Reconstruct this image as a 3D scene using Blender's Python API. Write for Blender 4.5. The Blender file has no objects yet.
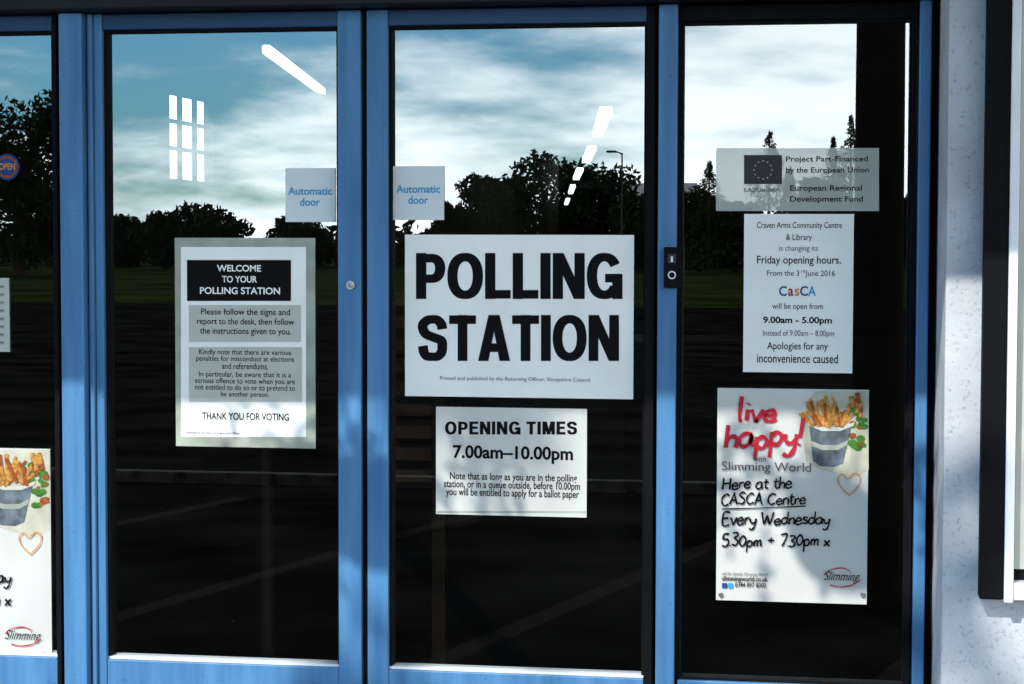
import bpy, math, random
from mathutils import Vector, Matrix
random.seed(7)
sc=bpy.context.scene
sc.view_settings.view_transform='Standard'; sc.view_settings.look='None'; sc.view_settings.exposure=0

# ---------------------------------------------------------------- camera
F=2000.0; PIT=math.radians(2.92); YAW=math.radians(9.0); ROLL=math.radians(0.12)
fw=Vector((-math.sin(YAW)*math.cos(PIT),math.cos(YAW)*math.cos(PIT),-math.sin(PIT)))
rt=Vector((math.cos(YAW),math.sin(YAW),0)); up=rt.cross(fw)
r2=rt*math.cos(ROLL)+up*math.sin(ROLL); u2=up*math.cos(ROLL)-rt*math.sin(ROLL)
rt,up=r2,u2
CAM=Vector((4*math.sin(YAW),-4*math.cos(YAW),1.6))
cd=bpy.data.cameras.new('camera'); cam=bpy.data.objects.new('camera',cd); sc.collection.objects.link(cam)
cd.sensor_width=36; cd.lens=F/1024*36; cd.clip_start=0.05; cd.clip_end=3000
M=Matrix((rt,up,-fw)).transposed().to_4x4(); M.translation=CAM; cam.matrix_world=M
sc.camera=cam
def ray(u,v): return fw+rt*((u-512)/F)+up*((342-v)/F)
def W(u,v,y=0.0):
    d=ray(u,v); t=(y-CAM.y)/d.y; return CAM+d*t
def WX(u,v,x):
    d=ray(u,v); t=(x-CAM.x)/d.x; return CAM+d*t
def X(u,y=0.0,v=342): return W(u,v,y).x
def Z(v,u=512,y=0.0): return W(u,v,y).z

# ---------------------------------------------------------------- materials
def newmat(n):
    m=bpy.data.materials.new(n); m.use_nodes=True; nt=m.node_tree
    return m,nt,nt.nodes['Principled BSDF']
def mat(n,c,rough=0.6,var=0.0,vscale=20,bump=0.0,bscale=80,spec=0.5,metal=0.0,emit=None):
    m,nt,b=newmat(n)
    b.inputs['Base Color'].default_value=(*c,1); b.inputs['Roughness'].default_value=rough
    b.inputs['Specular IOR Level'].default_value=spec; b.inputs['Metallic'].default_value=metal
    tc=nt.nodes.new('ShaderNodeTexCoord')
    if var>0:
        no=nt.nodes.new('ShaderNodeTexNoise'); no.inputs['Scale'].default_value=vscale; no.inputs['Detail'].default_value=4
        nt.links.new(tc.outputs['Object'],no.inputs['Vector'])
        mr=nt.nodes.new('ShaderNodeMapRange'); mr.inputs['From Min'].default_value=.3; mr.inputs['From Max'].default_value=.7
        mr.inputs['To Min'].default_value=1-var; mr.inputs['To Max'].default_value=1+var*.5
        nt.links.new(no.outputs['Fac'],mr.inputs['Value'])
        vm=nt.nodes.new('ShaderNodeVectorMath'); vm.operation='SCALE'; vm.inputs[0].default_value=c
        nt.links.new(mr.outputs['Result'],vm.inputs['Scale']); nt.links.new(vm.outputs['Vector'],b.inputs['Base Color'])
    if bump>0:
        no=nt.nodes.new('ShaderNodeTexNoise'); no.inputs['Scale'].default_value=bscale; no.inputs['Detail'].default_value=3
        nt.links.new(tc.outputs['Object'],no.inputs['Vector'])
        bp=nt.nodes.new('ShaderNodeBump'); bp.inputs['Strength'].default_value=bump; bp.inputs['Distance'].default_value=.01
        nt.links.new(no.outputs['Fac'],bp.inputs['Height']); nt.links.new(bp.outputs['Normal'],b.inputs['Normal'])
    if emit:
        b.inputs['Emission Color'].default_value=(*emit[:3],1); b.inputs['Emission Strength'].default_value=emit[3]
    return m
def film(n,c,op,rough=.4):
    m,nt,b=newmat(n); b.inputs['Base Color'].default_value=(*c,1); b.inputs['Roughness'].default_value=rough
    t=nt.nodes.new('ShaderNodeBsdfTransparent'); mx=nt.nodes.new('ShaderNodeMixShader'); mx.inputs[0].default_value=op
    nt.links.new(t.outputs[0],mx.inputs[1]); nt.links.new(b.outputs[0],mx.inputs[2])
    nt.links.new(mx.outputs[0],nt.nodes['Material Output'].inputs['Surface']); return m
def paintmat(n,c):
    m,nt,b=newmat(n); b.inputs['Roughness'].default_value=.42; b.inputs['Specular IOR Level'].default_value=.3
    tc=nt.nodes.new('ShaderNodeTexCoord'); mp=nt.nodes.new('ShaderNodeMapping'); mp.inputs['Scale'].default_value=(30,30,2.5)
    nt.links.new(tc.outputs['Object'],mp.inputs[0])
    a=nt.nodes.new('ShaderNodeTexNoise'); a.inputs['Scale'].default_value=1; a.inputs['Detail'].default_value=5; nt.links.new(mp.outputs[0],a.inputs['Vector'])
    g=nt.nodes.new('ShaderNodeTexNoise'); g.inputs['Scale'].default_value=140; g.inputs['Detail'].default_value=3; nt.links.new(tc.outputs['Object'],g.inputs['Vector'])
    cr=nt.nodes.new('ShaderNodeValToRGB'); e=cr.color_ramp.elements
    e[0].position=.3; e[0].color=(c[0]*.72,c[1]*.72,c[2]*.76,1); e[1].position=.68; e[1].color=(c[0]*1.25+.01,c[1]*1.15,c[2]*1.08,1)
    nt.links.new(a.outputs['Fac'],cr.inputs[0])
    c2=nt.nodes.new('ShaderNodeValToRGB'); e=c2.color_ramp.elements; e[0].position=.25; e[0].color=(.3,.29,.27,1); e[1].position=.33; e[1].color=(1,1,1,1)
    nt.links.new(g.outputs['Fac'],c2.inputs[0])
    mx=nt.nodes.new('ShaderNodeMix'); mx.data_type='RGBA'; mx.blend_type='MULTIPLY'; mx.inputs[0].default_value=.7
    nt.links.new(cr.outputs[0],mx.inputs[6]); nt.links.new(c2.outputs[0],mx.inputs[7]); nt.links.new(mx.outputs[2],b.inputs['Base Color'])
    bp=nt.nodes.new('ShaderNodeBump'); bp.inputs['Strength'].default_value=.08; bp.inputs['Distance'].default_value=.004
    nt.links.new(g.outputs['Fac'],bp.inputs['Height']); nt.links.new(bp.outputs[0],b.inputs['Normal']); return m
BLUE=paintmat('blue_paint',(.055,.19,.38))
BLUE2=mat('blue_paint_dark_shaded',(.012,.05,.13),.45,.15,14,spec=.3)
BLACK=mat('black_rubber_and_shade',(.004,.004,.005),.7,.2,40,spec=.1)
DARKB=mat('dark_anodised',(.006,.008,.012),.45,.2,10,spec=.2)
STEEL=mat('steel',(.5,.5,.5),.3,.2,60,metal=1.0)
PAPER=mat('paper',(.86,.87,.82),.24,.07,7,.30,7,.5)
PAPERL=mat('paper_sun_offset',(.54,.55,.515),.28,.07,7,.30,8,.5)  # same white paper, coloured darker to offset direct sun on the lower posters
PAPERG=mat('paper_grey',(.46,.48,.42),.5,.08,12,.12,12)
PAPERD=mat('laminate_edge',(.34,.37,.31),.2,.3,12,.35,9)
INK=mat('ink',(.004,.004,.0045),.8,spec=.12)
INKG=mat('ink_grey',(.05,.05,.055),.8,spec=.12)
RED=mat('red_ink',(.42,.010,.028),.6,.15,60,spec=.2)
ORANGE=mat('orange_ink',(.55,.25,.05),.6,spec=.2)
CYAN=mat('cyan_ink',(.03,.30,.55),.6,spec=.2)
DBLUE=mat('blue_ink',(.015,.045,.2),.6,spec=.2)
GREENI=mat('green_ink',(.05,.17,.02),.6,.5,90,spec=.2)
YEL=mat('yellow_ink',(.48,.22,.045),.6,.6,120,spec=.2)
BRN=mat('brown_ink',(.26,.075,.018),.6,.5,120,spec=.2)
TIN=mat('tin_ink',(.11,.14,.16),.6,.6,45,spec=.2)
CREAM=mat('cream_ink',(.47,.46,.36),.6,.25,20,spec=.2)
STICK=film('frosted_sticker',(.80,.86,.86),.72)
PLAQ=film('clear_plaque',(.74,.80,.72),.50)
WHITEP=mat('white_paint',(.7,.72,.75),.5,.1,10)

def glassmat():
    m=bpy.data.materials.new('window_glass'); m.use_nodes=True; nt=m.node_tree
    nt.nodes.remove(nt.nodes['Principled BSDF'])
    t=nt.nodes.new('ShaderNodeBsdfTransparent'); t.inputs[0].default_value=(.66,.72,.72,1)
    g=nt.nodes.new('ShaderNodeBsdfGlossy'); g.inputs['Roughness'].default_value=0.0; g.inputs['Color'].default_value=(.95,1,1,1)
    mx=nt.nodes.new('ShaderNodeMixShader'); mx.inputs[0].default_value=.23
    nt.links.new(t.outputs[0],mx.inputs[1]); nt.links.new(g.outputs[0],mx.inputs[2])
    tc=nt.nodes.new('ShaderNodeTexCoord'); no=nt.nodes.new('ShaderNodeTexNoise'); no.inputs['Scale'].default_value=3.0; no.inputs['Detail'].default_value=1
    bp=nt.nodes.new('ShaderNodeBump'); bp.inputs['Strength'].default_value=.03; bp.inputs['Distance'].default_value=.002
    nt.links.new(tc.outputs['Object'],no.inputs['Vector']); nt.links.new(no.outputs['Fac'],bp.inputs['Height']); nt.links.new(bp.outputs['Normal'],g.inputs['Normal'])
    d=nt.nodes.new('ShaderNodeBsdfDiffuse'); d.inputs[0].default_value=(.5,.5,.48,1)
    n2=nt.nodes.new('ShaderNodeTexNoise'); n2.inputs['Scale'].default_value=85; n2.inputs['Detail'].default_value=5; n2.inputs['Roughness'].default_value=.85
    nt.links.new(tc.outputs['Object'],n2.inputs['Vector'])
    mr=nt.nodes.new('ShaderNodeMapRange'); mr.inputs['From Min'].default_value=.65; mr.inputs['From Max'].default_value=.80; mr.inputs['To Min'].default_value=.0; mr.inputs['To Max'].default_value=.20
    nt.links.new(n2.outputs['Fac'],mr.inputs['Value'])
    m2=nt.nodes.new('ShaderNodeMixShader'); nt.links.new(mr.outputs[0],m2.inputs[0]); nt.links.new(mx.outputs[0],m2.inputs[1]); nt.links.new(d.outputs[0],m2.inputs[2])
    nt.links.new(m2.outputs[0],nt.nodes['Material Output'].inputs['Surface']); return m
GLASS=glassmat()
def plaster():
    m,nt,b=newmat('rough_render'); b.inputs['Roughness'].default_value=.9; b.inputs['Specular IOR Level'].default_value=.15
    tc=nt.nodes.new('ShaderNodeTexCoord')
    v=nt.nodes.new('ShaderNodeTexNoise'); v.inputs['Scale'].default_value=120; v.inputs['Detail'].default_value=5; v.inputs['Roughness'].default_value=.7
    w=nt.nodes.new('ShaderNodeTexNoise'); w.inputs['Scale'].default_value=6; w.inputs['Detail'].default_value=5
    for n in (v,w): nt.links.new(tc.outputs['Object'],n.inputs['Vector'])
    cr=nt.nodes.new('ShaderNodeValToRGB'); cr.color_ramp.elements[0].position=.28; cr.color_ramp.elements[0].color=(.26,.27,.29,1)
    cr.color_ramp.elements[1].position=.44; cr.color_ramp.elements[1].color=(.49,.52,.55,1)
    nt.links.new(v.outputs['Fac'],cr.inputs[0])
    mr=nt.nodes.new('ShaderNodeMapRange'); mr.inputs['From Min'].default_value=.3; mr.inputs['From Max'].default_value=.7; mr.inputs['To Min'].default_value=.8; mr.inputs['To Max'].default_value=1.1
    nt.links.new(w.outputs['Fac'],mr.inputs[0])
    vm=nt.nodes.new('ShaderNodeVectorMath'); vm.operation='SCALE'; nt.links.new(cr.outputs[0],vm.inputs[0]); nt.links.new(mr.outputs[0],vm.inputs['Scale'])
    nt.links.new(vm.outputs[0],b.inputs['Base Color'])
    bp=nt.nodes.new('ShaderNodeBump'); bp.inputs['Strength'].default_value=.4; bp.inputs['Distance'].default_value=.005
    nt.links.new(v.outputs['Fac'],bp.inputs['Height']); nt.links.new(bp.outputs[0],b.inputs['Normal']); return m
PLASTER=plaster()

# ---------------------------------------------------------------- mesh helpers
def link(o,parent=None):
    sc.collection.objects.link(o)
    if parent: o.parent=parent
    return o
def empty(n):
    e=bpy.data.objects.new(n,None); e.empty_display_size=.1; return link(e)
def meshobj(n,vs,fs,m,parent=None,smooth=False):
    me=bpy.data.meshes.new(n); me.from_pydata(vs,[],fs); me.update()
    if m: me.materials.append(m)
    if smooth:
        for p in me.polygons: p.use_smooth=True
    return link(bpy.data.objects.new(n,me),parent)
def box(n,x0,x1,y0,y1,z0,z1,m,parent=None,bev=0.0):
    vs=[(x,y,z) for x in(x0,x1) for y in(y0,y1) for z in(z0,z1)]
    fs=[(0,1,3,2),(4,6,7,5),(0,4,5,1),(2,3,7,6),(0,2,6,4),(1,5,7,3)]
    o=meshobj(n,vs,fs,m,parent)
    if bev>0:
        b=o.modifiers.new('b','BEVEL'); b.width=bev; b.segments=2
    return o
def cyl(n,p0,p1,ra,rb,m,parent=None,seg=16):
    p0,p1=Vector(p0),Vector(p1); d=(p1-p0).normalized()
    a=d.orthogonal().normalized(); b=d.cross(a); vs=[];fs=[]
    for p,r in((p0,ra),(p1,rb)):
        for i in range(seg):
            t=2*math.pi*i/seg; vs.append(p+a*math.cos(t)*r+b*math.sin(t)*r)
    for i in range(seg): fs.append((i,(i+1)%seg,seg+(i+1)%seg,seg+i))
    fs.append(tuple(range(seg))[::-1]); fs.append(tuple(range(seg,2*seg)))
    return meshobj(n,vs,fs,m,parent,False)
def poly(n,pts,y,m,parent):
    vs=[]
    for (u,v) in pts:
        p=W(u,v,y); vs.append((p.x,y,p.z))
    o=meshobj(n,vs,[tuple(range(len(vs)))[::-1]],m,parent); return o
def text(n,s,u0,v0,u1,v1,y,m,parent,off=0.0,shear=0):
    c=bpy.data.curves.new(n,'FONT'); c.body=s; c.size=1; c.offset=off; c.shear=shear; c.resolution_u=4
    o=bpy.data.objects.new(n,c); sc.collection.objects.link(o)
    bpy.context.view_layer.update()
    me=bpy.data.meshes.new_from_object(o.evaluated_get(bpy.context.evaluated_depsgraph_get()))
    bpy.data.objects.remove(o); bpy.data.curves.remove(c)
    xs=[v.co.x for v in me.vertices]; ys=[v.co.y for v in me.vertices]
    a,b,c0,d0=min(xs),max(xs),min(ys),max(ys)
    P0=W(u0,v1,y); P1=W(u1,v0,y)
    for v in me.vertices:
        v.co=Vector((P0.x+(v.co.x-a)/(b-a)*(P1.x-P0.x), y, P0.z+(v.co.y-c0)/(d0-c0)*(P1.z-P0.z)))
    me.materials.clear(); me.materials.append(m); me.name=n
    return link(bpy.data.objects.new(n,me),parent)
def catmull(pts,k=5):
    if len(pts)<3: return pts
    P=[pts[0]]+list(pts)+[pts[-1]]; out=[]
    for i in range(1,len(P)-2):
        for j in range(k):
            t=j/k; r=[]
            for a in(0,1):
                p0,p1,p2,p3=P[i-1][a],P[i][a],P[i+1][a],P[i+2][a]
                r.append(.5*((2*p1)+(-p0+p2)*t+(2*p0-5*p1+4*p2-p3)*t*t+(-p0+3*p1-3*p2+p3)*t**3))
            out.append(tuple(r))
    out.append(pts[-1]); return out
def ribbon(n,strokes,w,y,m,parent,vary=.2,step=.00002):
    vs=[];fs=[]
    for si,st in enumerate(strokes):
        pts=catmull(st); b=len(vs); L=len(pts); yy=y-si*step
        for i,p in enumerate(pts):
            q0=pts[max(0,i-1)]; q1=pts[min(L-1,i+1)]
            dx,dy=q1[0]-q0[0],q1[1]-q0[1]; l=math.hypot(dx,dy) or 1
            ww=w*.5*(1+vary*math.sin(i*.9+si))
            for s in(1,-1):
                P=W(p[0]-dy/l*ww*s,p[1]+dx/l*ww*s,yy); vs.append((P.x,yy,P.z))
        for i in range(L-1): fs.append((b+2*i,b+2*i+1,b+2*i+3,b+2*i+2))
    return meshobj(n,vs,fs,m,parent)
def sup(cx,cy,rx,ry,a0,a1,n=36,e=2.25):
    o=[]
    for i in range(n+1):
        t=math.radians(a0+(a1-a0)*i/n); c,s=math.cos(t),math.sin(t)
        o.append((cx+rx*math.copysign(abs(c)**(2/e),c),cy+ry*math.copysign(abs(s)**(2/e),s)))
    return o
TK=.225; HS=TK/2
def blockletter(ch):
    if ch==' ': return .2,[],[]
    if ch=='P': w=.64; return w,[[(HS,0),(HS,1)],[(HS,1-HS)]+sup(w-.30,.665,.30-HS,.335-HS,90,-90,20)+[(HS,.33+HS)]],[]
    if ch=='O': w=.78; return w,[sup(w/2,.5,w/2-HS,.5-HS+.022,0,360,60)],[]
    if ch=='L': w=.56; return w,[[(HS,0),(HS,1)],[(HS,HS*.9),(w,HS*.9)]],[]
    if ch=='E': w=.60; return w,[[(HS,0),(HS,1)],[(HS,HS*.85),(w,HS*.85)],[(HS,1-HS*.85),(w*.98,1-HS*.85)],[(HS,.52),(w*.92,.52)]],[]
    if ch=='I': return TK,[[(HS,0),(HS,1)]],[]
    if ch=='N': w=.70; return w,[[(HS,0),(HS,1)],[(w-HS,0),(w-HS,1)]],[[(0,1),(TK*1.05,1),(w,0),(w-TK*1.05,0)]]
    if ch=='M': w=.84; return w,[[(HS,0),(HS,1)],[(w-HS,0),(w-HS,1)]],[[(0,1),(TK*1.3,1),(w/2+TK*.42,0),(w/2-TK*.42,0)],[(w,1),(w-TK*1.3,1),(w/2-TK*.42,0),(w/2+TK*.42,0)]]
    if ch=='G': w=.77; return w,[sup(w/2,.5,w/2-HS,.5-HS+.022,32,326,50),[(w-HS*.9,0),(w-HS*.9,.53)],[(w*.52,.455),(w,.455)]],[]
    if ch=='T': w=.62; return w,[[(w/2,0),(w/2,1)],[(0,1-HS*.9),(w,1-HS*.9)]],[]
    if ch=='A': w=.74; t=TK*1.08; return w,[[(.16,.29),(w-.16,.29)]],[[(0,0),(w/2-t*.52,1),(w/2+t*.52,1),(w/2+.03,.80),(t,0)],[(w,0),(w/2+t*.52,1),(w/2-t*.2,1),(w/2-.03,.80),(w-t,0)]]
    if ch=='S':
        w=.67; return w,[[(w-HS,.69),(w-HS*1.2,.80),(w*.66,.89),(w*.5,.905),(w*.32,.885),(HS,.79),(HS*1.1,.67),(w*.3,.575),(w*.55,.51),(w*.8,.44),(w-HS,.31),(w-HS*1.15,.19),(w*.68,.105),(w*.5,.093),(w*.3,.11),(HS*1.2,.20),(HS,.33)]],[]
def block(n,s,u0,v0,u1,v1,y,m,parent,gap=.045):
    L=[blockletter(c) for c in s]; tot=sum(l[0] for l in L)+gap*(len(L)-1); k=(u1-u0)/tot; H=v1-v0; cx=0
    for c,(w,st,pl) in zip(s,L):
        f=lambda p:(u0+(cx+p[0])*k, v1-p[1]*H)
        vs=[];fs=[]
        for si,S_ in enumerate(st):
            pts=catmull(S_,6) if c=='S' else S_
            b=len(vs); Ln=len(pts); yy=y-si*.00008; closed=math.dist(pts[0],pts[-1])<1e-4
            for i,p in enumerate(pts):
                q0=pts[max(0,i-1)]; q1=pts[min(Ln-1,i+1)]
                if closed and i in(0,Ln-1): q0,q1=pts[-2],pts[1]
                dx,dy=q1[0]-q0[0],q1[1]-q0[1]; l=math.hypot(dx,dy) or 1
                ww=HS*(1 if abs(dy)>abs(dx) else .84)
                if c in'OGSP' and Ln>2: ww=HS*(.82+.18*abs(dy)/l)
                for s_ in(1,-1):
                    uu,vv=f((p[0]-dy/l*ww*s_,p[1]+dx/l*ww*s_)); P=W(uu,vv,yy); vs.append((P.x,yy,P.z))
            for i in range(Ln-1): fs.append((b+2*i,b+2*i+1,b+2*i+3,b+2*i+2))
        for si,pp in enumerate(pl):
            b=len(vs); yy=y-.0003-si*.00008
            for p in pp:
                uu,vv=f(p); P=W(uu,vv,yy); vs.append((P.x,yy,P.z))
            fs.append(tuple(range(b,b+len(pp))))
        if vs: meshobj('letter_'+c,vs,fs,m,parent)
        cx+=w+gap
SF={'a':(1.0,[[(.8,.9),(.45,1),(.1,.7),(.05,.3),(.3,0),(.65,.2),(.8,.9),(.8,.3),(.95,0)]]),
'e':(.9,[[(.1,.5),(.7,.6),(.65,.95),(.35,1),(.05,.6),(.15,.1),(.5,0),(.85,.25)]]),
'r':(.7,[[(.1,1),(.12,0)],[(.12,.6),(.35,.95),(.65,.95)]]),
't':(.7,[[(.3,1.6),(.28,.3),(.45,0),(.65,.1)],[(0,1.05),(.65,1.1)]]),
'h':(.85,[[(.1,2),(.1,0)],[(.1,.6),(.4,1),(.7,.8),(.72,0)]]),
'n':(.85,[[(.1,1),(.1,0)],[(.1,.6),(.4,1),(.7,.8),(.72,0)]]),
'v':(.8,[[(0,1),(.33,0),(.4,0),(.75,1)]]),
'y':(.85,[[(0,1),(.1,.4),(.4,.2),(.7,.5)],[(.75,1),(.65,-.3),(.35,-.9),(0,-.7)]]),
'd':(.9,[[(.75,.8),(.4,1),(.05,.6),(.15,.05),(.5,.05),(.75,.5)],[(.78,2),(.75,0)]]),
's':(.75,[[(.65,.9),(.3,1),(.1,.75),(.6,.35),(.5,.02),(0,.1)]]),
'p':(.9,[[(.1,1),(.1,-.9)],[(.1,.7),(.45,1),(.75,.6),(.5,.05),(.1,.2)]]),
'm':(1.15,[[(.1,1),(.1,0)],[(.1,.6),(.3,1),(.5,.8),(.5,0)],[(.5,.6),(.75,1),(.95,.8),(.97,0)]]),
'i':(.35,[[(.1,1),(.1,0)],[(.1,1.42),(.14,1.55)]]),'l':(.45,[[(.1,2),(.08,.2),(.25,0)]]),
'H':(1.25,[[(.1,1.8),(.1,0)],[(1,1.8),(1,0)],[(.1,.9),(1,1)]]),
'C':(1.15,[[(1,1.5),(.6,1.8),(.1,1.2),(.1,.5),(.5,0),(1,.3)]]),
'A':(1.15,[[(0,0),(.5,1.8),(.52,1.8),(1,0)],[(.2,.7),(.85,.7)]]),
'S':(1.05,[[(.9,1.6),(.5,1.8),(.1,1.4),(.8,.7),(.6,.05),(0,.2)]]),
'E':(1.05,[[(.9,1.8),(.1,1.75),(.1,0),(.9,.05)],[(.1,.95),(.7,1)]]),
'W':(1.6,[[(0,1.8),(.35,0),(.7,1.3),(1.05,0),(1.45,1.8)]]),
'5':(.95,[[(.8,1.8),(.15,1.75),(.1,1.05),(.6,1.05),(.8,.5),(.5,0),(0,.15)]]),
'3':(.9,[[(.05,1.7),(.5,1.8),(.7,1.4),(.3,1),(.75,.6),(.5,0),(0,.15)]]),
'0':(.95,[[(.45,1.8),(.1,1.2),(.1,.5),(.45,0),(.8,.5),(.8,1.2),(.45,1.8)]]),
'7':(.85,[[(0,1.75),(.8,1.8),(.3,0)]]),'+':(1.1,[[(.1,.8),(.9,.8)],[(.5,1.2),(.5,.4)]]),
'.':(.3,[[(.08,.02),(.16,.1)]]),'x':(.8,[[(0,.9),(.7,0)],[(.7,.9),(0,0)]]),
'!':(.4,[[(.2,2.1),(.1,.6)],[(.06,.02),(.12,.14)]]),' ':(.6,[])}
def hand(n,s,u0,u1,base,xh,w,y,m,parent,slope=0):
    tot=sum(SF[c][0] for c in s); kx=(u1-u0)/tot; cx=0; st=[]
    for c in s:
        jy=random.uniform(-.14,.14); js=random.uniform(.9,1.12)
        for k in SF[c][1]:
            st.append([(u0+(cx+px+py*.08)*kx, base+slope*(cx)*kx-(py*js+jy)*xh) for px,py in k])
        cx+=SF[c][0]
    return ribbon(n,st,w,y,m,parent)

# ---------------------------------------------------------------- sun and sky
SUN_EL=math.radians(38); SUN_AZ=math.radians(20)
S=Vector((-math.sin(SUN_AZ)*math.cos(SUN_EL),-math.cos(SUN_AZ)*math.cos(SUN_EL),math.sin(SUN_EL)))
tanf=S.z/(-S.y)
sl=bpy.data.lights.new('sun','SUN'); sl.energy=5.0; sl.angle=math.radians(.5); sl.color=(1,.96,.9)
so=link(bpy.data.objects.new('sun',sl)); so.rotation_euler=S.to_track_quat('Z','Y').to_euler()

w=bpy.data.worlds.new('World'); sc.world=w; w.use_nodes=True; nt=w.node_tree
bg=nt.nodes['Background']; bg.inputs['Strength'].default_value=.12
sky=nt.nodes.new('ShaderNodeTexSky'); sky.sky_type='NISHITA'; sky.sun_disc=False; sky.sun_elevation=SUN_EL
sky.sun_rotation=math.atan2(S.x,S.y)
tc=nt.nodes.new('ShaderNodeTexCoord'); sep=nt.nodes.new('ShaderNodeSeparateXYZ'); nt.links.new(tc.outputs['Generated'],sep.inputs[0])
mp=nt.nodes.new('ShaderNodeMapping'); mp.inputs['Scale'].default_value=(7,7,26); mp.inputs['Location'].default_value=(3.1,.7,.4); mp.inputs['Rotation'].default_value=(0,math.radians(6),0)
nt.links.new(tc.outputs['Generated'],mp.inputs[0])
no=nt.nodes.new('ShaderNodeTexNoise'); no.inputs['Scale'].default_value=1.0; no.inputs['Detail'].default_value=6; no.inputs['Roughness'].default_value=.54
nt.links.new(mp.outputs[0],no.inputs['Vector'])
def math_(op,a,b=None,clamp=False):
    n=nt.nodes.new('ShaderNodeMath'); n.operation=op; n.use_clamp=clamp
    for i,v in enumerate((a,b)):
        if v is None: continue
        if isinstance(v,(int,float)): n.inputs[i].default_value=v
        else: nt.links.new(v,n.inputs[i])
    return n.outputs[0]
z=math_('MAXIMUM',sep.outputs['Z'],0.0)
t1=math_('MULTIPLY',sep.outputs['X'],.8); t2=math_('MULTIPLY',math_('MINIMUM',z,.22),-1.8)
t3=math_('MULTIPLY',math_('MAXIMUM',math_('SUBTRACT',math_('MULTIPLY',sep.outputs['X'],-1.0),.5),0.0),2.0)
t4=math_('MULTIPLY',math_('MAXIMUM',sep.outputs['Y'],0.0),1.5)
val=math_('ADD',math_('ADD',math_('ADD',math_('ADD',no.outputs['Fac'],t1),math_('ADD',t2,.275)),t3),t4)
mr=nt.nodes.new('ShaderNodeMapRange'); mr.interpolation_type='SMOOTHSTEP'; mr.inputs['From Min'].default_value=.33; mr.inputs['From Max'].default_value=.66
nt.links.new(val,mr.inputs[0])
tint=nt.nodes.new('ShaderNodeMix'); tint.data_type='RGBA'; tint.blend_type='MULTIPLY'; tint.inputs[0].default_value=1
nt.links.new(sky.outputs[0],tint.inputs[6]); tint.inputs[7].default_value=(.36,.92,1.5,1)
lum=nt.nodes.new('ShaderNodeMapRange'); lum.inputs['From Min'].default_value=0; lum.inputs['From Max'].default_value=.28; lum.inputs['To Min'].default_value=46; lum.inputs['To Max'].default_value=15
nt.links.new(z,lum.inputs[0])
vm=nt.nodes.new('ShaderNodeVectorMath'); vm.operation='SCALE'; vm.inputs[0].default_value=(.93,1.0,1.05); nt.links.new(lum.outputs[0],vm.inputs['Scale'])
mx=nt.nodes.new('ShaderNodeMix'); mx.data_type='RGBA'; nt.links.new(mr.outputs[0],mx.inputs[0]); nt.links.new(tint.outputs[2],mx.inputs[6]); nt.links.new(vm.outputs[0],mx.inputs[7])
nt.links.new(mx.outputs[2],bg.inputs['Color'])

# ---------------------------------------------------------------- ground
ASPH=mat('asphalt',(.0075,.007,.007),.95,.8,1.1,spec=.0)
GRASSM=mat('grass',(.015,.024,.007),1.0,.6,.3,spec=.0)
PAVE=mat('paving',(.2,.19,.18),.85,.25,4,.2,60)
KERB=mat('kerb_concrete',(.028,.026,.024),.9,.9,9,spec=.05)
def sheet(n,x0,x1,y0,y1,zz,m,p=None): return meshobj(n,[(x0,y0,zz),(x1,y0,zz),(x1,y1,zz),(x0,y1,zz)],[(0,1,2,3)],m,p)
sheet('ground',-900,900,-900,900,-.012,GRASSM)
sheet('car_park',-40,40,-44,0.0,-.004,ASPH)
box('pavement',-12,12,-2.2,-.0,-.02,.10,PAVE,None,.006)
box('kerb',-40,40,-8.75,-8.65,-.02,.07,KERB,None,.01)
STREAK=film('sunlit_streak',(.34,.26,.19),.022,.95)
mk=empty('painted_sun_streaks')  # faint pale strips painting the sunlit gaps between shadows on the asphalt
for i in range(-5,6):
    x=i*1.7-.9
    meshobj('streak_strip',[(x,-3.4,.001),(x+.12,-3.4,.001),(x+1.4,-8.0,.001),(x+1.28,-8.0,.001)],[(0,3,2,1)],STREAK,mk)

# ---------------------------------------------------------------- building
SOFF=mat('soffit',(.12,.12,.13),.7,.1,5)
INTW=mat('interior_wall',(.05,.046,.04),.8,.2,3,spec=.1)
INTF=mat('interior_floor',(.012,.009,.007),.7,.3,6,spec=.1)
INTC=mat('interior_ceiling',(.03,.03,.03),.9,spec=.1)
XWL,XWR=-2.2,3.2
xwall=X(945,-.33)
zt=Z(27,400); zb=Z(667,400); ztop=zt+.032
b=empty('community_centre')
box('wall_right',xwall,3.6,-.33,.10,0,3.3,PLASTER,b,.004)
box('wall_left',-2.5,-2.2,-.33,.10,0,3.3,PLASTER,b,.004)
box('wall_over_doors',-2.2,xwall,-.02,.10,ztop+.21,3.3,PLASTER,b)
zc=1.29+2*tanf
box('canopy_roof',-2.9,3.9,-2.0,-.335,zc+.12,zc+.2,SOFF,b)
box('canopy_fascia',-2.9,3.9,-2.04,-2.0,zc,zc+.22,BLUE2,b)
YJ=17.0; XJ=-4.9
box('roof',-2.5,3.9,-.4,YJ,3.3,3.5,SOFF,b); box('roof_rear',XJ-.1,3.9,YJ,50.4,3.3,3.5,SOFF,b)
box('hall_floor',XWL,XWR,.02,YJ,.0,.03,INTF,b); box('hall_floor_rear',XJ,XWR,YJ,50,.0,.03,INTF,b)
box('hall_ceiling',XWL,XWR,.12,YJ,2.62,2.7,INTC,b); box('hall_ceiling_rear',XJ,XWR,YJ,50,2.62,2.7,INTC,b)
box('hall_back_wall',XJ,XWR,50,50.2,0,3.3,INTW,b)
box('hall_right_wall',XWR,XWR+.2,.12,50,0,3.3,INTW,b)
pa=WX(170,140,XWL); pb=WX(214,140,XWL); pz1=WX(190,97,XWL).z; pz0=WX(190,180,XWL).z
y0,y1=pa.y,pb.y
TH=.05
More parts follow.
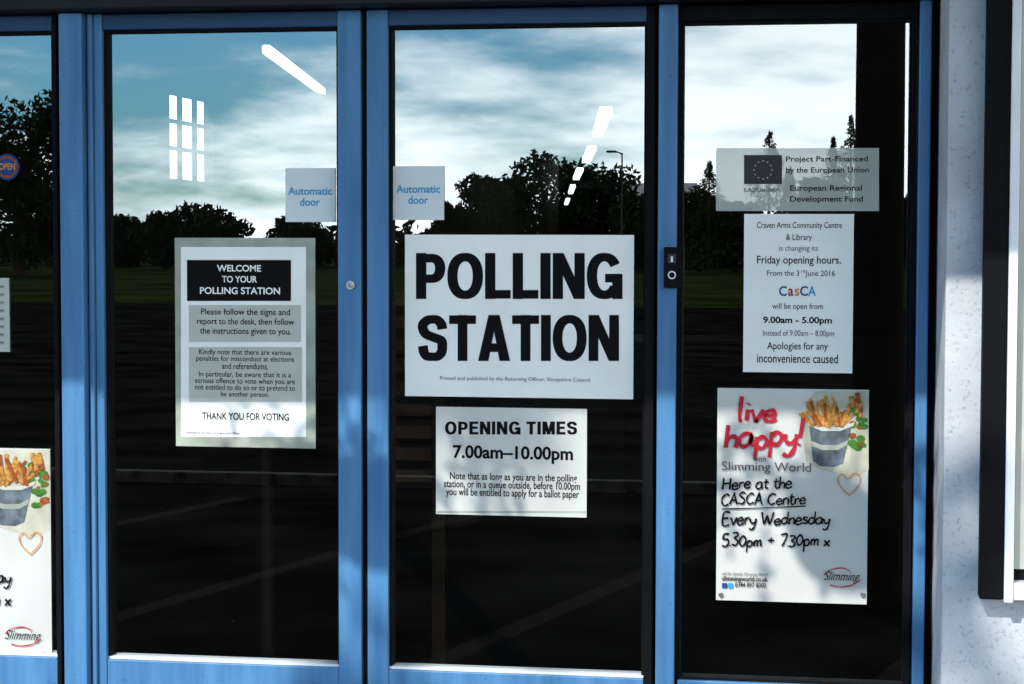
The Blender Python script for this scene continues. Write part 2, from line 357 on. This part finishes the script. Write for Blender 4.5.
box('hall_left_wall_a',XWL-TH,XWL,.12,y0,0,3.3,INTW,b); box('hall_left_wall_b',XWL-TH,XWL,y1,YJ,0,3.3,INTW,b)
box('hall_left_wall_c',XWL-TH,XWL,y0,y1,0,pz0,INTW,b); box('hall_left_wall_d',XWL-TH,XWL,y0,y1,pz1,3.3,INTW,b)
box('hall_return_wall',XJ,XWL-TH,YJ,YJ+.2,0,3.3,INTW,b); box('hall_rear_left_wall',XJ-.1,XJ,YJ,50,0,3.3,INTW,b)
for k in range(1,3):
    yy=y0+(y1-y0)*k/3; box('window_mullion',XWL-.03,XWL-.022,yy-.03,yy+.03,pz0,pz1,DARKB,b)
for q_ in(.36,.68):
    zz=pz0+(pz1-pz0)*q_; box('window_transom',XWL-.0215,XWL-.016,y0,y1,zz-.010,zz+.010,DARKB,b)
LAMP=mat('tube_lit',(.9,.9,.9),.5,emit=(.95,1,1,4))
def strip_light(u0,v0,u1,v1,zl,wd):
    def atz(u,v):
        d=ray(u,v); t=(zl-CAM.z)/d.z; return CAM+d*t
    a=atz(u0,v0); c=atz(u1,v1); e=empty('ceiling_light')
    dx=(c-a).normalized(); n=Vector((dx.y,-dx.x,0))*wd
    vs=[]
    for zz in(zl,zl+.03):
        for p in(a-n,a+n,c+n,c-n): vs.append((p.x,p.y,zz))
    F6=[(0,1,2,3),(4,7,6,5),(0,4,5,1),(1,5,6,2),(2,6,7,3),(3,7,4,0)]
    meshobj('diffuser',vs,F6,LAMP,e)
    vs=[(q[0],q[1],q[2]+.035) for q in vs]
    meshobj('housing',vs,F6,WHITEP,e)
strip_light(266,53,327,98,2.42,.017)
for (a,b_,c,d) in((606,113,598,136),(592,150,586,163),(580,171,576,180),(573,187,570.5,194),(568,200,566,205)):
    strip_light(a,b_,c,d,2.30,.035)
strip_light(395,153,403,163,2.42,.03)
DESK=mat('dark_timber',(.05,.025,.012),.5,.4,8,spec=.2)
SLAT=mat('slat_timber',(.20,.10,.05),.5,.4,8,spec=.2)
e=empty('reception_desk'); box('counter',-.6,1.6,7.0,7.7,1.0,1.05,DESK,e,.01); box('front',-.5,1.5,7.15,7.2,.03,1.0,DESK,e); box('plinth',-.5,1.5,7.2,7.6,.03,.9,DARKB,e)
e=empty('slatted_bench'); xs0=X(386,.35); xs1=X(432,.35)
for k in range(9):
    zz=Z(300+k*22,400,.35); box('slat_%d'%k,xs0,xs1,.35,.37,zz-.014,zz+.014,SLAT,e,.003)
box('end_post',xs0-.03,xs0,.345,.375,.03,Z(292,400,.35),DESK,e,.003); box('end_post_b',xs1,xs1+.03,.345,.375,.03,Z(292,400,.35),DESK,e,.003)
for k in range(3): box('seat_slat_%d'%k,xs0-.02,xs1+.02,.40+k*.1,.48+k*.1,.43,.45,SLAT,e,.003)
for xx in(xs0-.03,xs1): box('front_leg',xx,xx+.03,.66,.69,.03,.43,DESK,e,.003)
LEAF=mat('palm_leaf',(.10,.26,.10),.45,.3,10)
e=empty('potted_palm'); pc=W(266,168,.55); py_=.55
cyl('pot',(pc.x,py_,.03),(pc.x,py_,.38),.14,.19,mat('terracotta',(.12,.05,.03),.8,.2,10,spec=.1),e,24)
cyl('stem',(pc.x,py_,.38),(pc.x,py_,pc.z),.02,.012,DESK,e)
vs=[];fs=[]
for i in range(60):
    a=random.uniform(0,2*math.pi); el=random.uniform(.1,1.5); L=random.uniform(.12,.24); p=Vector((pc.x,py_,pc.z-random.uniform(0,.12)))
    d=Vector((math.cos(a),math.sin(a),0)); sd=Vector((-d.y,d.x,0)); bi=len(vs)
    for k in range(7):
        t=k/6; q=p+d*L*t*math.cos(el)+Vector((0,0,1))*(L*t*math.sin(el)-.25*t*t*L*1.4); wd=.006*math.sin(math.pi*min(1,.15+t*.85))+.001
        vs+= [q+sd*wd,q-sd*wd]
    for k in range(6): fs.append((bi+2*k,bi+2*k+1,bi+2*k+3,bi+2*k+2))
meshobj('fronds',vs,fs,LEAF,e)

# ---------------------------------------------------------------- doors and frames
def leafdoor(name,xl0,xl1,xr0,xr1,yf=-.03,yb=.03,m=None,stR=None,stL=None,beadm=None):
    e=empty(name); m=m or BLUE; beadm=beadm or WHITEP
    box('stile_left',xl0,xl1,yf,yb,.118,ztop,stL or m,e,.002); box('stile_right',xr0,xr1,yf,yb,.118,ztop,stR or m,e,.002)
    box('top_rail',xl1,xr0,yf+.003,yb,zt,ztop,BLUE2 if m!=BLACK else BLACK,e,.002); box('mid_rail',xl1,xr0,yf+.003,yb,zb-.12,zb,m if m!=BLACK else BLUE,e,.002); box('bottom_rail',xl1,xr0,yf+.003,yb,.12,.24,m,e,.002)  # top rail takes the darker blue: shade near the head put into its colour
    g=.005
    box('bead_top',xl1,xr0,yf+.012,yb-.01,zt-g,zt,BLACK,e); box('bead_bottom',xl1,xr0,yf+.012,yb-.01,zb,zb+g,beadm,e)  # pale bottom bead carries the thin frame highlight in its colour
    for nm,xa,xb in(('bead_l',xl1,xl1+g),('bead_r',xr0-g,xr0)): box(nm,xa,xb,yf+.012,yb-.01,zb+g,zt-g,BLACK,e)
    meshobj('glass_upper',[(xl1,0,zb),(xr0,0,zb),(xr0,0,zt),(xl1,0,zt)],[(0,1,2,3)],GLASS,e)
    meshobj('glass_lower',[(xl1,0,.24),(xr0,0,.24),(xr0,0,zb-.12),(xl1,0,zb-.12)],[(0,1,2,3)],GLASS,e)
    return e
yF=-.03
d1=leafdoor('automatic_door',X(96,yF),X(104,yF),X(338,yF),X(361,yF))
d2=leafdoor('automatic_door',X(367,yF),X(388,yF),X(645,yF),X(654,yF),stR=BLACK)
box('seal',X(361.5,yF),X(366.5,yF),-.015,.02,.12,ztop,BLACK,d2)
w3=leafdoor('side_window',X(677,yF),X(679,yF),X(909,yF),X(914,yF),m=BLACK,beadm=BLACK)  # window stiles black: shade on the frame put into the colour
w4=leafdoor('side_window',-2.19,-2.14,X(54,yF),X(59,yF),stR=BLACK)  # right stile black: deep shade beside the post put into the colour
fr=empty('entrance_frame')
box('post_a',X(61,-.06),X(84,-.06),-.06,.06,.118,ztop,BLUE,fr,.003)
box('post_a_step',X(84,-.06)+.003,X(94,-.04),-.04,.06,.118,ztop,BLUE,fr,.003)
box('post_c',X(657,-.045),X(676,-.045),-.045,.06,.118,ztop,BLUE,fr,.003)
box('post_d',X(916,-.05),X(928,-.05),-.05,.06,.118,ztop,BLUE,fr,.003)
box('post_d_trim',X(928,-.05)+.001,xwall-.001,-.01,.06,.118,ztop,BLACK,fr)
box('threshold',-2.19,xwall-.001,-.08,.06,.1,.1175,STEEL,fr)
box('door_operator',-2.19,xwall-.001,-.09,.06,ztop+.002,ztop+.205,DARKB,fr,.004)
e=empty('door_lock'); p=W(351,285,yF)
cyl('escutcheon',(p.x,yF,p.z),(p.x,yF-.006,p.z),.010,.009,STEEL,e,20); cyl('barrel',(p.x,yF-.006,p.z),(p.x,yF-.014,p.z),.0055,.005,STEEL,e,16)
box('keyway',p.x-.0008,p.x+.0008,yF-.0155,yF-.014,p.z-.004,p.z+.003,BLACK,e)
e=empty('door_release_switch'); yb=-.045
a=W(664,247,yb-.015); c=W(680,288,yb-.015); box('body',a.x,c.x,yb-.02,yb,c.z,a.z,BLACK,e,.003)
p=W(672,257,yb-.02); box('label',p.x-.008,p.x+.008,yb-.0215,yb-.02,p.z-.012,p.z+.006,INKG,e)
p=W(672,259,yb-.02); box('key_symbol',p.x-.002,p.x+.002,yb-.0225,yb-.0215,p.z-.006,p.z+.005,WHITEP,e)
p=W(672,275,yb-.02); cyl('ring',(p.x,yb-.02,p.z),(p.x,yb-.023,p.z),.008,.008,STEEL,e,24); cyl('button',(p.x,yb-.023,p.z),(p.x,yb-.027,p.z),.0055,.005,BLACK,e,20)

# ---------------------------------------------------------------- posters
YP=-.004
def sheetposter(name,u0,v0,u1,v1,m,y=YP):
    a=W(u0,v1,y); c=W(u1,v0,y)
    return box(name,a.x,c.x,y,y+.0015,a.z,c.z,m)
def rect(n,u0,v0,u1,v1,y,m,p): return poly(n,[(u0,v0),(u1,v0),(u1,v1),(u0,v1)],y,m,p)
Y1,Y2,Y3=YP-.0006,YP-.0012,YP-.0018
p=sheetposter('polling_station_poster',405,235,634,396,PAPER)
block('POLLING','POLLING',416,253,622,299,Y1,INK,p); block('STATION','STATION',418,315,619,361,Y1,INK,p)
text('imprint','Printed and published by the Returning Officer, Shropshire Council',440,378,590,381,Y1,INKG,p)
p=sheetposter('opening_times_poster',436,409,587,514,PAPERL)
block('title','OPENING TIMES',445,421.5,577,434.5,Y1,INK,p,.11); text('hours','7.00am\u201310.00pm',453,447,573,462,Y1,INK,p,.028)
text('note_1','Note that as long as you are in the polling',450,474.5,577,481.5,Y1,INK,p,.015)
text('note_2','station, or in a queue outside, before 10.00pm',444,482.5,580,489.5,Y1,INK,p,.015)
text('note_3','you will be entitled to apply for a ballot paper',446,490.5,579,497.5,Y1,INK,p,.015)
rect('lower_fold',437,511,586,513,Y1,PAPERD,p)
p=sheetposter('welcome_poster',176,238,315,446,PAPERD)
rect('sheet',181,247,306,437,Y1,PAPER,p); rect('header',187,260,291,301,Y2,INK,p)
text('h1','WELCOME',217,265,261,271.5,Y3,PAPER,p,.018); text('h2','TO YOUR',222,276,257,282.5,Y3,PAPER,p,.018); text('h3','POLLING STATION',200,287.5,280,294,Y3,PAPER,p,.018)
rect('box_1',189,305,301,342,Y2,PAPERG,p); rect('box_2',189,347,302,402,Y2,PAPERG,p)
for i,s in enumerate(['Please follow the signs and','report to the desk, then follow','the instructions given to you.']): text('b%d'%i,s,[201,197,200][i],309+i*9.6,[290,294,291][i],316.5+i*9.6,Y3,INK,p,.008)
for i,s in enumerate(['Kindly note that there are various','penalties for misconduct at elections','and referendums.','In particular, be aware that it is a','serious offence to vote when you are','not entitled to do so or to pretend to','be another person.']):
    v=350+i*6.6+(2.5 if i>2 else 0); hw=[46,49,23,46,50,50,24][i]; text('c%d'%i,s,245-hw,v,245+hw,v+5.8,Y3,INK,p,.004)
text('thanks','THANK YOU FOR VOTING',202,413.5,289,419.5,Y2,INK,p,.018)
text('imprint','Published by the Electoral Registration Officer',186,432,240,434.5,Y2,INKG,p)
p=sheetposter('opening_hours_notice',743,214,854,372,PAPER)
for i,(s,a,b2,v0,v1,o,m) in enumerate([('Craven Arms Community Centre',757,842,222,230,.006,INK),('& Library',786,812,234,242,.004,INK),('is changing its',779,818,245.5,252.5,0,INKG),
 ('Friday opening hours.',757,841,256,266,.01,INK),('From the 3   June 2016',767,835,270.5,277.5,.004,INK),('will be open from',772,823,303.5,310.5,.004,INK),('9.00am - 5.00pm',763,832,317,325,.028,INK),
 ('Instead of 9.00am \u2013 8.00pm',763,834,330.5,337.5,0,INKG),('Apologies for any',767,828,342.5,351.5,.008,INK),('inconvenience caused',757,838,354.5,362.5,.008,INK)]):
    text('line_%d'%i,s,a,v0,b2,v1,Y1,m,p,o)
text('ordinal','rd',801,269.5,805,272.5,Y1,INK,p)
for s,a,b2,m in(('C',779,787,DBLUE),('a',788,793.5,RED),('s',794.5,799.5,ORANGE),('C',800,808,DBLUE),('A',808,816,CYAN)):
    text('logo_'+s,s,a,286 if s.isupper() else 288.5,b2,296,Y1,m,p,.02)
def happy(du,dv,name='slimming_club_poster'):
    q=lambda u,v:(u+du,v+dv)
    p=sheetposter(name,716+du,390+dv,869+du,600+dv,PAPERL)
    pts=[q(868.6,391),q(868.6,470),q(855,478),q(838,474),q(822,470),q(806,462),q(803,430),q(806,405),q(815,391)]
    poly('table_photo',pts[::-1],Y1-.0,CREAM,p)
    for k in range(26):
        u,v=random.uniform(850,866),random.uniform(405,448); r=random.uniform(2,5)
        pts=[q(min(868.4,u+r*math.cos(t*math.pi/4+k)),v+r*.8*math.sin(t*math.pi/4+k)) for t in range(8)]
        poly('salad',pts,Y2-.00003*k,GREENI if k%4 else BRN,p)
    poly('bucket',[q(809,423),q(813,461),q(820,466),q(834,467),q(843,463),q(852,425),q(840,430),q(822,430)],Y3,TIN,p)
    poly('bucket_rim',[q(806,421),q(808,425),q(822,431),q(840,431),q(853,426),q(855,422),q(840,427),q(822,427)],Y3-.0003,PAPERG,p)
    poly('bucket_band',[q(811,441),q(812,446),q(822,450),q(838,450),q(847,445),q(848,440),q(838,445),q(822,445)],Y3-.0003,PAPERD,p)
    for k in range(34):
        cx=random.uniform(812,849); L=random.uniform(12,27); an=random.uniform(-.7,.7)+(cx-830)*.02; bx=cx; by=random.uniform(420,428); wv=random.uniform(1.3,2.1)
        ex,ey=bx+L*math.sin(an),by-L*math.cos(an); nx,ny=math.cos(an)*wv,math.sin(an)*wv
        ex=min(ex,866)
        poly('chip',[q(bx-nx,by-ny),q(ex-nx,max(392,ey-ny)),q(ex+nx,max(392,ey+ny)),q(bx+nx,by+ny)],Y3-.0004-.00003*k,YEL if k%3 else BRN,p)
    for k in range(9):
        u,v=random.uniform(850,862),random.uniform(398,412)
        poly('chip_b',[q(u-2,v-5),q(u+2,v-6),q(u+4,v+5),q(u,v+6)],Y3-.0015-.00003*k,BRN if k%2 else YEL,p)
    YT=Y3-.0022
    hand('title_live','live',738+du,777+du,421+dv,11.5,3.8,YT,RED,p)
    hand('title_happy','happy!',724+du,804+du,449+dv,12,4.0,YT,RED,p,-.06)
    text('with_word','with',754+du,456+dv,766+du,461.5+dv,YT-.0012,INKG,p,0,.2)
    text('brand','Slimming World',722+du,463+dv,811+du,473+dv,YT-.0012,INKG,p,.0)
    hand('hand_1','Here at the',722+du,792+du,489+dv,6.2,1.7,YT,INK,p,-.02)
    hand('hand_2','CASCA Centre',721+du,806+du,505+dv,6.2,1.7,YT,INK,p,-.015)
    ribbon('underline',[[q(722,509),q(760,508),q(806,506)]],1.1,YT,INK,p)
    hand('hand_3','Every Wednesday',722+du,830+du,525+dv,6.4,1.8,YT,INK,p,-.01)
    hand('hand_4','5.30pm + 7.30pm x',722+du,830+du,546+dv,6.4,1.8,YT,INK,p)
    ribbon('heart',[[q(849,495),q(841,487),q(838,479),q(842,474),q(848,479),q(854,473),q(860,477),q(858,486),q(849,496)]],1.2,YT,ORANGE,p)
    text('web_1','call for details: Slimming World',722+du,573+dv,768+du,576+dv,YT,INKG,p)
    text('web_2','slimmingworld.co.uk',722+du,577+dv,768+du,582+dv,YT,INK,p,.02); text('web_3','0344 897 8000',735+du,583+dv,766+du,587+dv,YT,INK,p,.01)
    rect('icon',722+du,583+dv,727+du,588+dv,YT,DBLUE,p); rect('icon_b',728+du,583+dv,733+du,588+dv,YT,CYAN,p)
    text('logo','Slimming',824+du,572+dv,860+du,583+dv,YT,INK,p,.0,.45)
    ribbon('swoosh',[[q(824,575),q(830,570),q(842,568),q(850,571)],[q(830,585),q(840,587),q(852,585),q(860,580)]],1.1,YT,RED,p)
    for a_ in(721,863):
        P=W(a_+du,595+dv,YT); cyl('pin',(P.x,YT,P.z),(P.x,YT-.002,P.z),.005,.004,STEEL,p,12)
happy(0,0); happy(-819,59)
for (a,b2,dv) in((285,335,2),(392.5,444,0)):
    p=sheetposter('automatic_door_sticker',a+.5,166+dv,b2,220+dv,STICK)
    mcx=(a+b2)/2
    text('word_1','Automatic',mcx-22,185+dv,mcx+22,193+dv,Y1,CYAN,p,.02); text('word_2','door',mcx-10,196+dv,mcx+10,204+dv,Y1,CYAN,p,.02)
# funding plaque: one thin translucent film (single face) with printing in front
p=rect('funding_plaque',716,148,879,211,YP,PLAQ,None)
for s,a,b2,v in(('Project Part-Financed',786,868,156),('by the European Union',786,869,167),('European Regional',790,862,185),('Development Fund',790,863,196)): text('t',s,a,v,b2,v+7.5,Y1,INK,p,.014)
rect('eu_flag',744,155,782,184,Y1,INKG,p)
for k in range(12):
    t=k*math.pi/6; u,v=763+9*math.cos(t),170+9*math.sin(t); rect('star',u-.6,v-.6,u+.6,v+.6,Y2,PAPERG,p)
text('eu','EUROPEAN UNION',744,188,780,192,Y1,INK,p)
P=W(7,167,YP); o=cyl('round_sticker',(P.x,YP+.001,P.z),(P.x,YP,P.z),.027,.027,DBLUE,None,40)
cyl('rim',(P.x,YP,P.z),(P.x,YP-.0005,P.z),.023,.023,BRN,o,40); cyl('disc',(P.x,YP-.0005,P.z),(P.x,YP-.001,P.z),.018,.018,DBLUE,o,40)
text('word','OPEN',-1,163,15,170,YP-.0014,ORANGE,o,.02)
p=sheetposter('small_notice',-70,278,9,351,PAPERG)
for k in range(8): text('l','Please keep this door closed at all times',-64,284+k*8,4,289+k*8,Y1,INK,p)

# noticeboard on the right wall
e=empty('noticeboard'); yw=-.33
a=W(977,598,yw); xr=a.x+.62; z0=W(1000,600,yw-.05).z; z1=z0+1.45
box('case_back',a.x+.002,xr,yw-.012,yw,z0,z1,BLACK,e)
box('case_left',a.x,a.x+.042,yw-.05,yw-.012,z0,z1,BLACK,e,.003); box('case_right',xr-.04,xr,yw-.05,yw-.012,z0,z1,BLACK,e,.003)
box('frame_left',a.x+.042,a.x+.058,yw-.056,yw-.012,z0-.004,z1,WHITEP,e,.002)
box('case_bottom',a.x+.058,xr-.04,yw-.05,yw-.012,z0,z0+.03,WHITEP,e,.002); box('case_top',a.x+.058,xr-.04,yw-.05,yw-.012,z1-.04,z1,DARKB,e,.003)
box('sheet',a.x+.062,xr-.06,yw-.016,yw-.0125,z0+.05,z1-.1,PAPERG,e); box('red_band',a.x+.078,a.x+.088,yw-.018,yw-.0165,z0+.3,z1-.15,BRN,e)

# ---------------------------------------------------------------- trees
BARK=mat('bark',(.03,.022,.016),.9,.3,6,spec=.1)
POLEM=mat('dark_post_wood',(.010,.008,.007),.9,.3,6,spec=.02)
FOL=mat('foliage',(.018,.030,.012),.9,.5,.8,spec=.05)
def leaves(vs,fs,c,r,n,s):
    for _ in range(n):
        d=Vector((random.gauss(0,1),random.gauss(0,1),random.gauss(0,1))).normalized()*(random.random()**.45)
        p=Vector((c[0]+d.x*r[0],c[1]+d.y*r[1],c[2]+d.z*r[2]))
        a=Vector((random.gauss(0,1),random.gauss(0,1),random.gauss(0,1))).normalized(); b=a.orthogonal().normalized()
        ss=s*random.uniform(.6,1.4); i=len(vs)
        vs+=[p+a*ss,p+b*ss*.5,p-a*ss,p-b*ss*.5]; fs.append((i,i+1,i+2,i+3))
def broad(x,y,h,wd,n=2600,s=.19,name='broadleaf_tree',lo=.08):
    e=empty(name); cyl('trunk',(x,y,-.01),(x,y,h*.55),h*.035,h*.015,BARK,e,10)
    vs=[];fs=[]; K=18
    for k in range(K):
        a=random.uniform(0,6.28); t=random.uniform(lo+.08,.90); rr=wd*.5*math.sqrt(max(.05,1-((t-.5)/.5)**2))*random.uniform(.35,.85)
        c=(x+rr*math.cos(a),y+rr*math.sin(a),h*t); cr=wd*random.uniform(.12,.22)
        leaves(vs,fs,c,(cr,cr,min(cr*.8,h*1.02-c[2])),n//K,s)
        cyl('limb',(x,y,h*min(.5,t*.6)),c,h*.012,h*.004,BARK,e,6)
    leaves(vs,fs,(x,y,h*.50),(wd*.38,wd*.38,h*.48),n//2,s)
    meshobj('crown',vs,fs,FOL,e)
def conifer(x,y,h,wd,n=2400,s=.13):
    e=empty('conifer_tree'); cyl('trunk',(x,y,-.01),(x,y,h*.97),h*.02,.02,BARK,e,8)
    vs=[];fs=[]
    for k in range(26):
        t=.05+.93*k/25; r=wd*.5*(1-t)**.85*random.uniform(.8,1.15)+.05
        for j in range(5):
            a=random.uniform(0,6.28); leaves(vs,fs,(x+r*.55*math.cos(a),y+r*.55*math.sin(a),h*t),(r*.5,r*.5,h*.035),n//130,s*(1-.5*t))
    meshobj('crown',vs,fs,FOL,e)
def place(u,v,D):
    P=W(u,v,D); return P.x,-D,P.z,(D+4)/F
for (u,v,wp,D) in((545,151,140,100),(490,176,105,96),(600,164,120,104),(452,204,60,90),(640,192,70,95),(735,200,70,100),(818,178,80,96),(697,184,60,110),(212,204,90,98),(165,212,70,98),(18,92,170,80),(-60,110,160,84),(890,190,80,95),(300,216,90,105),(120,216,70,105)):
    x,y,h,k=place(u,v,D); broad(x,y,h,wp*k,2800 if wp<145 else 5600)
for (u,v,wp,D) in((770,133,110,92),(709,162,84,92),(833,138,70,92),(851,116,70,95),(790,168,60,100)):
    x,y,h,k=place(u,v,D); conifer(x,y,h,wp*k)
vs=[];fs=[]
for k in range(230):
    x=-85+k*.62+random.uniform(-.4,.4); y=-112+random.uniform(-4,4); hh=2.3+.6*math.sin(k*.13)+.5*math.sin(k*.41+1)+random.uniform(-.3,.4)
    leaves(vs,fs,(x,y,hh*.5),(1.3,1.3,hh*.6),85,.32)
meshobj('distant_trees',vs,fs,FOL)
x0,y0n=X(364,8.0),-8.0
e=empty('young_ash_tree'); cyl('trunk',(x0,y0n,-.01),(x0,y0n,6.2),.09,.05,BARK,e,12)
vs=[];fs=[]
for k in range(13):
    a=random.uniform(0,6.28); r=random.uniform(.3,1.9); c=(x0+r*math.cos(a),y0n+r*math.sin(a)*.7,random.uniform(6.4,9.0))
    cyl('branch',(x0,y0n,random.uniform(5.0,6.2)),c,.03,.010,BARK,e,6)
    leaves(vs,fs,c,(.2,.2,.17),24,.085)
meshobj('crown',vs,fs,FOL,e)
def shadow_basket(xb,seed,nt_=18):  # baskets added out of view to throw leafy shadows on frame and poster
    random.seed(seed); e=empty('unseen_shadow_basket'); yb_=-1.9; zz=2.60
    vs=[];fs=[];n=20
    rings=[(.10,zz+.04),(.098,zz),(.08,zz-.05),(.04,zz-.08),(.01,zz-.09)]
    for r,h in rings:
        for i in range(n): t=2*math.pi*i/n; vs.append((xb+r*math.cos(t),yb_+r*math.sin(t),h))
    for k in range(len(rings)-1):
        for i in range(n): fs.append((k*n+i,k*n+(i+1)%n,(k+1)*n+(i+1)%n,(k+1)*n+i))
    meshobj('bowl',vs,fs,BARK,e)
    for i in range(3):
        t=i*2.094; cyl('chain',(xb+.10*math.cos(t),yb_+.10*math.sin(t),zz+.04),(xb,yb_,zc+.1),.003,.003,DARKB,e,6)
    vs=[];fs=[]
    leaves(vs,fs,(xb,yb_,zz+.07),(.12,.10,.06),60,.022)
    for j in range(nt_):
        t=j*6.283/nt_+random.uniform(-.15,.15); L=random.uniform(.10,.24); R=random.uniform(.10,.24)
        pts=[]
        for k in range(12):
            s=k/11; rr=.08+R*math.sin(s*1.6)
            pts.append(Vector((xb+rr*math.cos(t),yb_+rr*.5*math.sin(t),zz+.06+.16*math.sin(s*2.6)*R/.2-L*s*s)))
        for k in range(11):
            if pts[k+1].z<2.37 or pts[k+1].z>zc-.02: break
            a,c=pts[k],pts[k+1]; i=len(vs); vs+=[a+Vector((.003,0,.002)),a-Vector((.003,0,.002)),c-Vector((.003,0,.002)),c+Vector((.003,0,.002))]; fs.append((i,i+1,i+2,i+3))
            if k>2: leaves(vs,fs,c,(.014,.014,.012),2,.020)
    meshobj('plants',vs,fs,FOL,e)
shadow_basket(X(384)-.71,3); shadow_basket(X(850)-.71,5,11)

px=X(880,5.0,120); e=empty('mirrored_dark_post')  # unseen post of invented type, added for the dark band mirrored in the pane
cyl('pole',(px,-5.0,-.01),(px,-5.0,7.5),.115,.09,POLEM,e,20); box('crossarm',px-.8,px+.8,-5.16,-5.1,6.8,6.92,BARK,e,.005)
for k in(-.7,-.35,.35,.7): cyl('insulator',(px+k,-5.13,6.92),(px+k,-5.13,7.05),.04,.03,WHITEP,e,12)
x,y,h,k=place(622,153,60); e=empty('street_lamp')
cyl('column',(x,y,-.01),(x,y,h),.04,.025,DARKB,e,12); cyl('arm',(x,y,h-.02),(x-.2,y,h+.04),.025,.02,DARKB,e,8); box('head',x-.5,x-.18,y-.09,y+.09,h+.01,h+.08,DARKB,e,.02)
BRICK=mat('brick',(.32,.17,.11),.85,.3,3); SLATE=mat('roof_slate',(.2,.21,.23),.6,.2,3)
x,y,h,k=place(632,182,135); e=empty('brick_house'); hw=4
box('walls',x-hw,x+hw,y-6,y,0,h-2,BRICK,e)
meshobj('roof',[(x-hw-.3,y+.4,h-2.1),(x+hw+.3,y+.4,h-2.1),(x+hw+.3,y-3,h),(x-hw-.3,y-3,h),(x-hw-.3,y-6.4,h-2.1),(x+hw+.3,y-6.4,h-2.1)],[(0,1,2,3),(3,2,5,4),(0,3,4),(1,5,2)],SLATE,e)
for wx in(-2.6,1.4): box('window',x+wx,x+wx+1.2,y-.05,y+.03,1.2,2.4,WHITEP,e)
box('door',x-.5,x+.4,y-.05,y+.03,0,2.05,BLUE2,e); box('chimney',x+2.4,x+3,y-3.4,y-2.8,h-.6,h+.7,BRICK,e)
